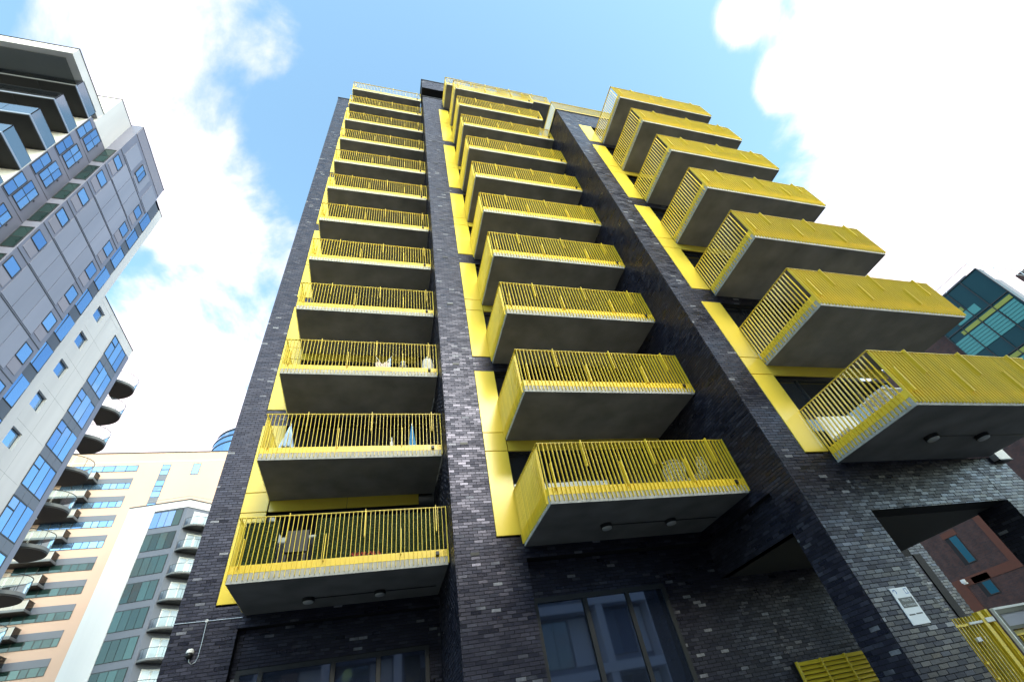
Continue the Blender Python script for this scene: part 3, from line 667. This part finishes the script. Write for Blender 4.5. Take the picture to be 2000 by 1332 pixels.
# ------------------------------------------------------------------ generic wall window for the other blocks
def win(parent, axis, plane, u0, u1, z0, z1, pane, frame='frame_dark', nu=1, nz=1, fr=0.05, out=1, rec=0.06):
    """axis 'x': wall facing +-x at x = plane (u along y); axis 'y': facing -y. out = +1 / -1 the outward sense along the axis"""
    mb = MB(); du = (u1-u0)/nu; dz_ = (z1-z0)/nz
    def bx(a, b, c, d, p0, p1):
        lo_, hi = min(p0, p1), max(p0, p1)
        if axis == 'x': mb.box(lo_, hi, a, b, c, d)
        else: mb.box(a, b, lo_, hi, c, d)
    pf = plane+out*0.035; pb = plane-out*0.02
    bx(u0, u1, z0, z0+fr, pb, pf); bx(u0, u1, z1-fr, z1, pb, pf)
    for i in range(nu+1):
        c = u0+du*i; a, b = (c, c+fr) if i == 0 else ((c-fr, c) if i == nu else (c-fr/2, c+fr/2))
        bx(a, b, z0+fr, z1-fr, pb, pf-out*0.003)
    for j in range(1, nz): bx(u0+fr, u1-fr, z0+dz_*j-fr/2, z0+dz_*j+fr/2, pb, pf-out*0.006)
    w = obj('window', mb, frame, parent)
    pp = plane+out*0.012
    for i in range(nu):
        for j in range(nz):
            a = u0+du*i+fr*0.5; c = z0+dz_*j+fr*0.5; ww = du-fr; hh = dz_-fr
            tlt = random.gauss(0, 0.008)
            if axis == 'x': inst('pane', cbox(0.016, ww, hh, pane), (pp, a+ww/2, c), w, rot=(0, random.gauss(0, 0.006), tlt))
            else: inst('pane', cbox(ww, 0.016, hh, pane), (a+ww/2, pp, c), w, rot=(random.gauss(0, 0.006), 0, tlt))
    return w

# ------------------------------------------------------------------ left tower: grey panels, white render, glass balconies
LX = -23.25; GX = -22.33
lt = thing('residential_tower', (-32, 25, G), 'tall grey panelled and white rendered tower with glass balconies and a deep roof canopy', 'building')
obj('wall', MB().box(-44, LX, 18.95, 21.55, G, 42.36), 'grey_clad', lt)
obj('wall', MB().box(-44, LX, 21.56, 30.03, G, 47.2), 'grey_clad_dark', lt)
obj('white_wall', MB().box(-44, LX+0.02, 19.33, 21.56, 42.37, 47.5), 'white_render', lt)
obj('white_wall', MB().box(-44, LX+0.02, 30.04, 30.86, G, 47.4), 'white_render', lt)
obj('white_wall', MB().box(-44, LX-0.22, 30.87, 37.66, G, 34.45), 'white_render', lt)
obj('white_wall', MB().box(LX-0.22, LX+0.02, 30.865, 31.00, G, 34.46), 'white_render', lt); obj('white_wall', MB().box(LX-0.22, LX+0.02, 32.12, 37.66, G, 34.46), 'white_render', lt)
zs_ = [34.46]+[v for k in range(11) for v in (32.22-H*k+1.22, 32.22-H*k-0.02)]+[G]
for a_, b_ in zip(zs_[0::2], zs_[1::2]): obj('white_wall', MB().box(LX-0.22, LX+0.02, 31.00, 32.12, b_, a_), 'white_render', lt)
obj('wall', MB().box(-44, -25.0, 37.67, 40.35, G, 33.5), 'white_render', lt)
obj('grey_wall', MB().box(LX-0.2, GX, 21.56, 27.78, G, 47.55), 'grey_clad', lt)
for b_ in ((-44, LX+0.05, 19.29, 21.56, 47.5, 47.56), (-44, GX+0.04, 21.56, 27.82, 47.56, 47.62), (-44, LX+0.05, 27.83, 30.9, 47.4, 47.46), (-44, LX+0.05, 30.9, 37.7, 34.46, 34.53)): obj('coping', MB().box(*b_), 'coping', lt)
# white edge wall down the corner, slab nosings beside the balconies
obj('white_wall', MB().box(-44, LX-0.02, 18.90, 18.949, G, 42.3), 'white_render', lt)
# canopy
obj('canopy', MB().box(-48, LX, 14.67, 19.32, 43.02, 44.05), 'white_render', lt)
obj('canopy_soffit', MB().box(-48, LX-0.55, 15.05, 18.9, 42.94, 43.03), 'grey_soffit', lt)
obj('canopy_edge', MB().box(-48, LX+0.04, 14.62, 19.38, 44.05, 44.10), 'coping', lt)
# corner balconies
for k in range(9):
    z = 41.78-H*k
    b = obj('balcony', MB().box(-44, LX-0.02, 16.55, 18.89, z, z+0.22), 'slab_black', lt)
    obj('slab_edge', MB().box(-44, LX-0.01, 16.53, 16.549, z+0.08, z+0.24).box(LX-0.019, LX+0.005, 16.53, 18.88, z+0.08, z+0.24), 'steel', b)
    for i in range(9):
        x1 = LX-0.03-1.6*i; inst('glass_panel', cbox(1.57, 0.014, 1.08, 'rail_glass'), (x1-0.8, 16.56, z+0.24), b)
    obj('glass_panel', MB().box(LX-0.014, LX, 16.60, 18.86, z+0.24, z+1.32), 'rail_glass', b)
    obj('handrail', MB().box(-44, LX+0.005, 16.545, 16.575, z+1.32, z+1.35).box(LX-0.02, LX+0.005, 16.575, 18.88, z+1.32, z+1.35), 'frame_dark', b)
    for i in range(5): obj('soffit_rib', MB().box(-36+i*2.6, -35.94+i*2.6, 16.6, 18.8, z-0.02, z), 'coping', b)
for k in range(12):
    f = 40.15-H*k
    win(lt, 'x', LX, 18.98, 19.70, f-0.3, f+1.75, 'pane_blue', nu=1, nz=2)
    win(lt, 'x', LX, 19.78, 20.85, f-0.05, f+2.1, 'pane_blue', nu=2, nz=2)
    obj('panel_joint', MB().box(LX, LX+0.008, 18.97, 21.54, f-0.42, f-0.38), 'coping', lt)
    inst('vent', cbox(0.03, 0.06, 0.16, 'black_plastic'), (LX+0.01, 20.95, f+1.3), lt)
    # return face windows
    win(lt, 'y', 21.555, LX+0.06, GX-0.10, f-0.05, f+2.25, 'pane_green', nz=2, out=-1, fr=0.06)
for k in range(12):
    f = 42.9-2.94*k             # floor joints of the grey panel block
    obj('floor_joint', MB().box(GX, GX+0.03, 21.60, 27.75, f-0.035, f+0.02), 'grey_clad_dark', lt)
    win(lt, 'x', GX, 21.72, 22.80, f-1.65, f-0.65, 'pane_blue')
    win(lt, 'x', GX, 26.50, 27.45, f-1.65, f-0.45, 'pane_blue')
    inst('panel', cbox(0.03, 0.98, 0.80, 'mauve_panel'), (GX+0.008, 22.26, f-2.55), lt)
    inst('panel', cbox(0.03, 0.90, 0.80, 'mauve_panel'), (GX+0.008, 26.97, f-2.55), lt)
    for i in range(3): inst('panel', cbox(0.035, 1.16, 2.70, 'grey_panel'), (GX+0.010, 23.48+i*1.20, f-2.83), lt)
win(lt, 'x', GX+0.03, 24.05, 25.05, 43.6, 45.3, 'pane_blue', nu=2)
for i in range(3): inst('panel', cbox(0.035, 1.5, 2.5, 'grey_panel'), (GX+0.010, 22.65+i*2.05+0.3, 43.1), lt)
obj('crown_panel', MB().box(GX, GX+0.03, 21.6, 27.74, 46.1, 47.5), 'mauve_panel', lt)
for k in range(13):
    f = 43.10-H*k
    win(lt, 'x', LX, 28.2, 30.02, f, f+2.05, 'pane_blue', nu=2)
for k in range(11):
    f = 32.22-H*k
    win(lt, 'x', LX-0.19, 31.00, 32.12, f-0.02, f+1.22, 'pane_blue')
    # the reveal: a dark head and jamb set into the render
    obj('panel_joint', MB().box(LX+0.02, LX+0.023, 30.9, 34.3, f+1.72, f+1.74), 'pale_joint', lt)
    f2 = 31.15-H*k
    w = win(lt, 'x', LX+0.03, 34.45, 37.06, f2, f2+2.25, 'pane_blue', nu=3, fr=0.07)
    obj('transom', MB().box(LX+0.03, LX+0.075, 34.5, 35.3, f2+1.45, f2+1.52), 'frame_dark', w)
    for i in range(3): inst('spandrel', cbox(0.04, 0.84, 0.70, 'blue_grey'), (LX+0.03, 34.89+i*0.87, f2-0.72), lt)
obj('edge_strip', MB().box(LX+0.02, LX+0.05, 37.08, 37.65, G, 33.5), 'grey_clad', lt)
obj('panel_joint', MB().box(LX+0.02, LX+0.023, 32.7, 32.72, G, 34.4), 'pale_joint', lt)
# round balconies at the far corner
def round_balcony(parent, cx_, cy_, ax_, ay_, z, gh=1.1, a0=-90, a1=90, n=22, slabm='slab_black', th=0.25):
    A = [math.radians(a0+(a1-a0)*i/n) for i in range(n+1)]
    pts = [(cx_+ax_*math.cos(a), cy_+ay_*math.sin(a)) for a in A]
    b = obj('round_balcony', MB().prism(pts, z, z+th), slabm, parent)
    rim = MB()
    for i in range(n):
        (x0, y0), (x1, y1) = [(cx_+(ax_+0.03)*math.cos(a), cy_+(ay_+0.03)*math.sin(a)) for a in (A[i], A[i+1])]
        rim.quad((x0, y0, z+0.1), (x1, y1, z+0.1), (x1, y1, z+th+0.08), (x0, y0, z+th+0.08))
    obj('rim', rim, 'grey_soffit', b)
    gl = MB()
    for i in range(n): gl.quad((*pts[i], z+th), (*pts[i+1], z+th), (*pts[i+1], z+th+gh), (*pts[i], z+th+gh))
    obj('glass_panel', gl, 'clear_glass', b)
    obj('handrail', MB().tube([(x, y, z+th+gh) for x, y in pts], 0.025, 6), 'frame_dark', b)
    for i in range(2, n, 6): obj('baluster', MB().tube([(*pts[i], z+th), (*pts[i], z+th+gh)], 0.018, 6), 'frame_dark', b)
    return b
for k in range(9): round_balcony(lt, -25.0, 40.0, 2.1, 1.45, 31.55-2.98*k)

# ------------------------------------------------------------------ peach block far behind
pb = thing('peach_block', (-45, 84, G), 'long peach rendered apartment block with grey ribbon windows behind the white tower', 'building')
PY = 77.0
obj('wall', MB().box(-75, -12, PY, 95, G, 47.6), 'peach', pb)
obj('coping', MB().box(-75.1, -11.9, PY-0.12, 95, 47.6, 47.72), 'coping', pb)
obj('pilaster', MB().box(-75, -12, PY-0.03, PY, 45.9, 46.0), 'white_render', pb)
for k in range(14):
    z0 = 41.29-H*k
    if k == 0:
        for i in range(8): win(pb, 'y', PY-0.05, -37.7-1.55*(i+1), -37.7-1.55*i, 44.28, 45.34, 'pane_blue', out=-1)
    obj('window_band', MB().box(-52, -37.7, PY-0.06, PY, z0+0.98, z0+1.80), 'blue_grey', pb)
    xs = [-37.7, -38.4, -39.45, -40.3, -41.3, -42.6, -43.9, -45.2, -46.6]
    for i in range(8): win(pb, 'y', PY-0.03, xs[i+1], xs[i], z0, z0+0.97, 'pane_blue' if k < 4 else 'pane_green', out=-1)
for j in range(9):
    z = 45.35-0.95*(j+1)
    if j % 4 == 2: obj('spandrel', MB().box(-34.4, -33.2, PY-0.05, PY, z, z+0.93), 'blue_grey', pb)
    else: win(pb, 'y', PY-0.03, -34.4, -33.2, z, z+0.93, 'pane_blue', out=-1)
win(pb, 'y', PY-0.03, -30.0, -28.9, 43.4, 45.4, 'pane_blue', out=-1)
for k in range(9):
    z = 42.2-H*k
    b = obj('balcony', MB().box(-48, -42.2, 75.3, PY-0.07, z, z+0.28), 'slab_black', pb)
    obj('slab_edge', MB().box(-48, -42.15, 75.25, 75.295, z+0.06, z+0.34).box(-42.195, -42.15, 75.3, PY-0.07, z+0.06, z+0.34), 'grey_soffit', b)
    obj('glass_panel', MB().box(-48, -42.22, 75.32, 75.34, z+0.3, z+1.35).box(-42.24, -42.22, 75.36, PY-0.1, z+0.3, z+1.35), 'clear_glass', b)
    obj('handrail', MB().box(-48, -42.2, 75.3, 75.35, z+1.35, z+1.40).box(-42.25, -42.2, 75.35, PY-0.1, z+1.35, z+1.40), 'frame_dark', b)
    for i in range(4): obj('baluster', MB().box(-42.24-i*1.4, -42.2-i*1.4, 75.29, 75.33, z+0.3, z+1.35), 'steel', b)

# ------------------------------------------------------------------ white and glass block in front of it
wb = thing('glazed_corner_block', (-27, 70, G), 'white edged block with dark glass bands and curved corner balconies before the peach block', 'building')
C0 = np.array([-25.0, 67.26]); DL = np.array([-7.45, 1.78]); DL = DL/np.linalg.norm(DL); DR = np.array([2.0, 1.5]); DR = DR/np.linalg.norm(DR)
NL = np.array([DL[1], -DL[0]]); NL = NL if NL[1] < 0 else -NL
def PT(t, off=0.0): return tuple(C0+DL*t+NL*off)
obj('wall', MB().prism([PT(0), PT(7.7), (-28, 80), (-16, 80), tuple(C0+DR*4.2)], G, 33.0), 'blue_grey', wb)
obj('roof_band', MB().prism([PT(-0.05, 0.12), PT(7.75, 0.12), (-28, 80.1), (-16, 80.1), tuple(C0+DR*4.3+np.array([0, -0.1]))], 33.0, 34.0), 'white_render_b', wb)
obj('coping', MB().prism([PT(-0.1, 0.2), PT(7.8, 0.2), (-28, 80.2), (-16, 80.2), tuple(C0+DR*4.35+np.array([0, -0.15]))], 34.0, 34.1), 'coping', wb)
obj('white_pier', MB().prism([PT(4.25, 0.10), PT(7.72, 0.10), PT(7.72, -0.3), PT(4.25, -0.3)], G, 32.99), 'white_render_b', wb)
obj('roof_rail', MB().tube([(*PT(6.5, -0.4), 34.9), (*PT(0.6, -0.4), 34.9), (*(C0+DR*4.0+np.array([0, 0.4])), 34.9)], 0.03, 6), 'steel', wb)
ang = math.atan2(-DL[1], -DL[0])
for k in range(11):
    z0 = 30.67-2.98*k
    fr = obj('window', MB().prism([PT(0.45, 0.02), PT(4.24, 0.02), PT(4.24, -0.1), PT(0.45, -0.1)], z0-0.06, z0+2.2), 'frame_dark', wb)
    for i in range(4):
        t = 0.52+0.935*i; c = PT(t+0.44, 0.045)
        o = inst('pane', cbox(0.87, 0.02, 2.08, 'pane_green' if not (k == 0 and i > 0) else 'pane_blue'), (c[0], c[1], z0), fr, rot=(random.gauss(0, 0.004), 0, ang+random.gauss(0, 0.006)))
    # recessed loggia doors and the curved balcony on the right-hand face
    c = C0+DR*1.9; nR = np.array([DR[1], -DR[0]])
    dr = obj('balcony_door', MB().prism([tuple(C0+DR*0.9+nR*0.03), tuple(C0+DR*2.9+nR*0.03), tuple(C0+DR*2.9-nR*0.1), tuple(C0+DR*0.9-nR*0.1)], z0-0.3, z0+1.9), 'white_paint', wb)
    for i in range(2):
        q = C0+DR*(1.42+0.95*i)+nR*0.045
        inst('pane', cbox(0.80, 0.02, 1.9, 'pane_white'), (q[0], q[1], z0-0.15), dr, rot=(0, 0, math.atan2(DR[1], DR[0])))
    aR = math.degrees(math.atan2(nR[1], nR[0]))
    round_balcony(wb, c[0], c[1], 1.75, 1.75, z0-0.62, gh=1.05, a0=aR-90, a1=aR+90, n=16, th=0.22)

# ------------------------------------------------------------------ round glass building on the skyline
dm = thing('round_tower', (-33.5, 121, G), 'round glass tower top peeping over the peach block', 'building')
prof = [(G, 10.0), (73.6, 10.0), (75.2, 9.8), (76.8, 9.1), (78.2, 8.0), (79.2, 6.4)]
obj('wall', MB().tube([(-33.5, 121, z) for z, r in prof], [r for z, r in prof], 48), 'pane_blue', dm)
for z, r in ((72.0, 10.12), (73.9, 10.1), (76.0, 9.65)): obj('ring', MB().tube([(-33.5, 121, z), (-33.5, 121, z+0.3)], r, 48), 'frame_dark', dm)
obj('roof', MB().tube([(-33.5, 121, 79.2), (-33.5, 121, 79.5)], 6.5, 48), 'frame_dark', dm)

# ------------------------------------------------------------------ red brick block with the teal glass box
RX = 48.0
rb = thing('red_brick_block', (54, 24, G), 'dark red brick building with a teal glazed corner beyond the passage', 'building')
obj('wall', MB().box(RX, 62, 18.0, 60, G, 22.4), 'red_brick', rb)
obj('wall', MB().box(RX, 62, 12.5, 17.99, G, 9.5), 'red_brick', rb)
obj('parapet', MB().box(RX+0.5, 61, 18.2, 59, 22.4, 22.9), 'grey_clad_dark', rb)
for (y0, y1, z0, z1) in ((29.25, 30.3, 6.35, 8.45), (29.4, 30.55, 4.0, 5.0)):
    obj('lintel', MB().box(RX-0.03, RX, y0-0.15, y1+0.15, z1+0.02, z1+0.45), 'orange_brick', rb)
    obj('reveal_shade', MB().box(RX-0.008, RX, y0-0.03, y1+0.03, z0-0.05, z1), 'dark_recess', rb)  # flat dark sheet on the wall, painted as the shade of a window recess
    win(rb, 'x', RX-0.01, y0, y1-0.35, z0, z1-0.02, 'pane_teal', out=-1, nz=1)
obj('brick_band', MB().box(RX-0.03, RX, 26.4, 60, 5.0, 5.6), 'orange_brick', rb)
obj('brick_band', MB().box(RX-0.035, RX, 26.6, 27.2, 5.6, 12.0), 'orange_brick', rb)
obj('brick_base', MB().box(RX-0.04, RX, 31.4, 33.0, 1.0, 5.0), 'orange_brick', rb)
obj('camera_bracket', MB().box(RX-0.35, RX, 31.1, 31.3, 5.15, 5.25).box(RX-0.4, RX-0.2, 31.05, 31.35, 5.25, 5.5), 'white_paint', rb)
# teal box: y 12.5 .. 18, up to z 24
tg = obj('glass_corner', MB().box(RX-0.3, RX+0.35, 12.5, 17.98, 9.6, 24.0), 'teal_solid', rb)
XT = RX-0.3
def tq(name, y0, y1, z0, z1, mat, pr=0.03):
    return inst(name, cbox(pr, y1-y0, z1-z0, mat), (XT-pr/2, (y0+y1)/2, z0), tg)
for r in range(4):
    zt = 20.75-r*3.6
    tq('lime_strip', 12.65, 16.9, zt-0.35, zt, 'lime', 0.05)
    for c_ in range(4):
        y0 = 12.7+c_*1.32
        if y0+1.22 > 17.9: continue
        for l in range(6):
            z0 = zt-0.45-(l+1)*0.27
            if z0 < 9.7: break
            tq('louvre_blade', y0, y0+1.22, z0, z0+0.235, 'teal_light', 0.05)
    if r == 0:
        tq('glass_panel', 14.6, 16.6, 21.2, 21.9, 'teal_light'); tq('lime_strip', 15.4, 16.2, 22.0, 22.4, 'lime'); tq('glass_panel', 16.0, 17.3, 22.2, 22.9, 'pane_teal')
for y in (12.5, 14.0, 15.3, 16.6, 17.9): obj('mullion', MB().box(XT-0.09, XT, y-0.03, y+0.03, 9.6, 24.0), 'frame_dark', tg)
for z in (21.0, 17.3, 13.6, 24.0): obj('transom', MB().box(XT-0.08, XT, 12.5, 17.95, z-0.05, z+0.03), 'frame_dark', tg)
mb = MB()
for a, b in (((XT, 12.6, 24), (XT, 12.6, 24.8)), ((XT, 12.6, 24.8), (XT, 18.0, 24.8)), ((XT, 12.6, 24.8), (60, 12.6, 24.8)), ((XT, 12.6, 24.0), (60, 12.6, 24.0)), ((XT, 15.2, 24), (XT, 15.2, 24.8)), ((XT, 18, 24), (XT, 18, 24.8)), ((51, 12.6, 24), (51, 12.6, 24.8)), ((54.5, 12.6, 24), (54.5, 12.6, 24.8))): mb.tube([a, b], 0.03, 6)
obj('roof_rail', mb, 'steel', tg)
obj('plant_room', MB().box(60, 64, 11.0, 14.4, G, 27.1), 'red_brick', rb); obj('roof_louvre', MB().box(60, 66, 16.8, 28, 23.0, 30.4), 'grey_clad_dark', rb)

# ------------------------------------------------------------------ block across the street (seen mirrored in the ground-floor glass)
ob = thing('opposite_block', (2, -20, G), 'pale framed block across the street, mirrored in the dark shop glass', 'building')
obj('wall', MB().box(-30, 34, -26, -16.5, G, 17.6), 'grey_clad', ob)  # unseen, invented block; made taller to darken the lower facade opposite
for i in range(13):
    x = -28+i*5.0
    obj('frame_post', MB().box(x-0.3, x+0.3, -16.5, -15.2, G, 17.6), 'white_render_b', ob)
    for z0 in (0.6, 5.0, 9.4, 13.8):
        win(ob, 'y', -16.49, x+0.6, x+3.0, z0, z0+3.1, 'pane_blue' if (i*3+int(z0)) % 4 == 0 else 'pane_dark', out=1, nu=2)
        obj('white_panel', MB().box(x+3.1, x+4.6, -16.5, -16.4, z0, z0+3.1), 'white_render_b', ob)
for z in (3.9, 8.3, 12.7, 17.1): obj('frame_beam', MB().box(-30, 34, -16.5, -15.15, z, z+0.6), 'white_render_b', ob)
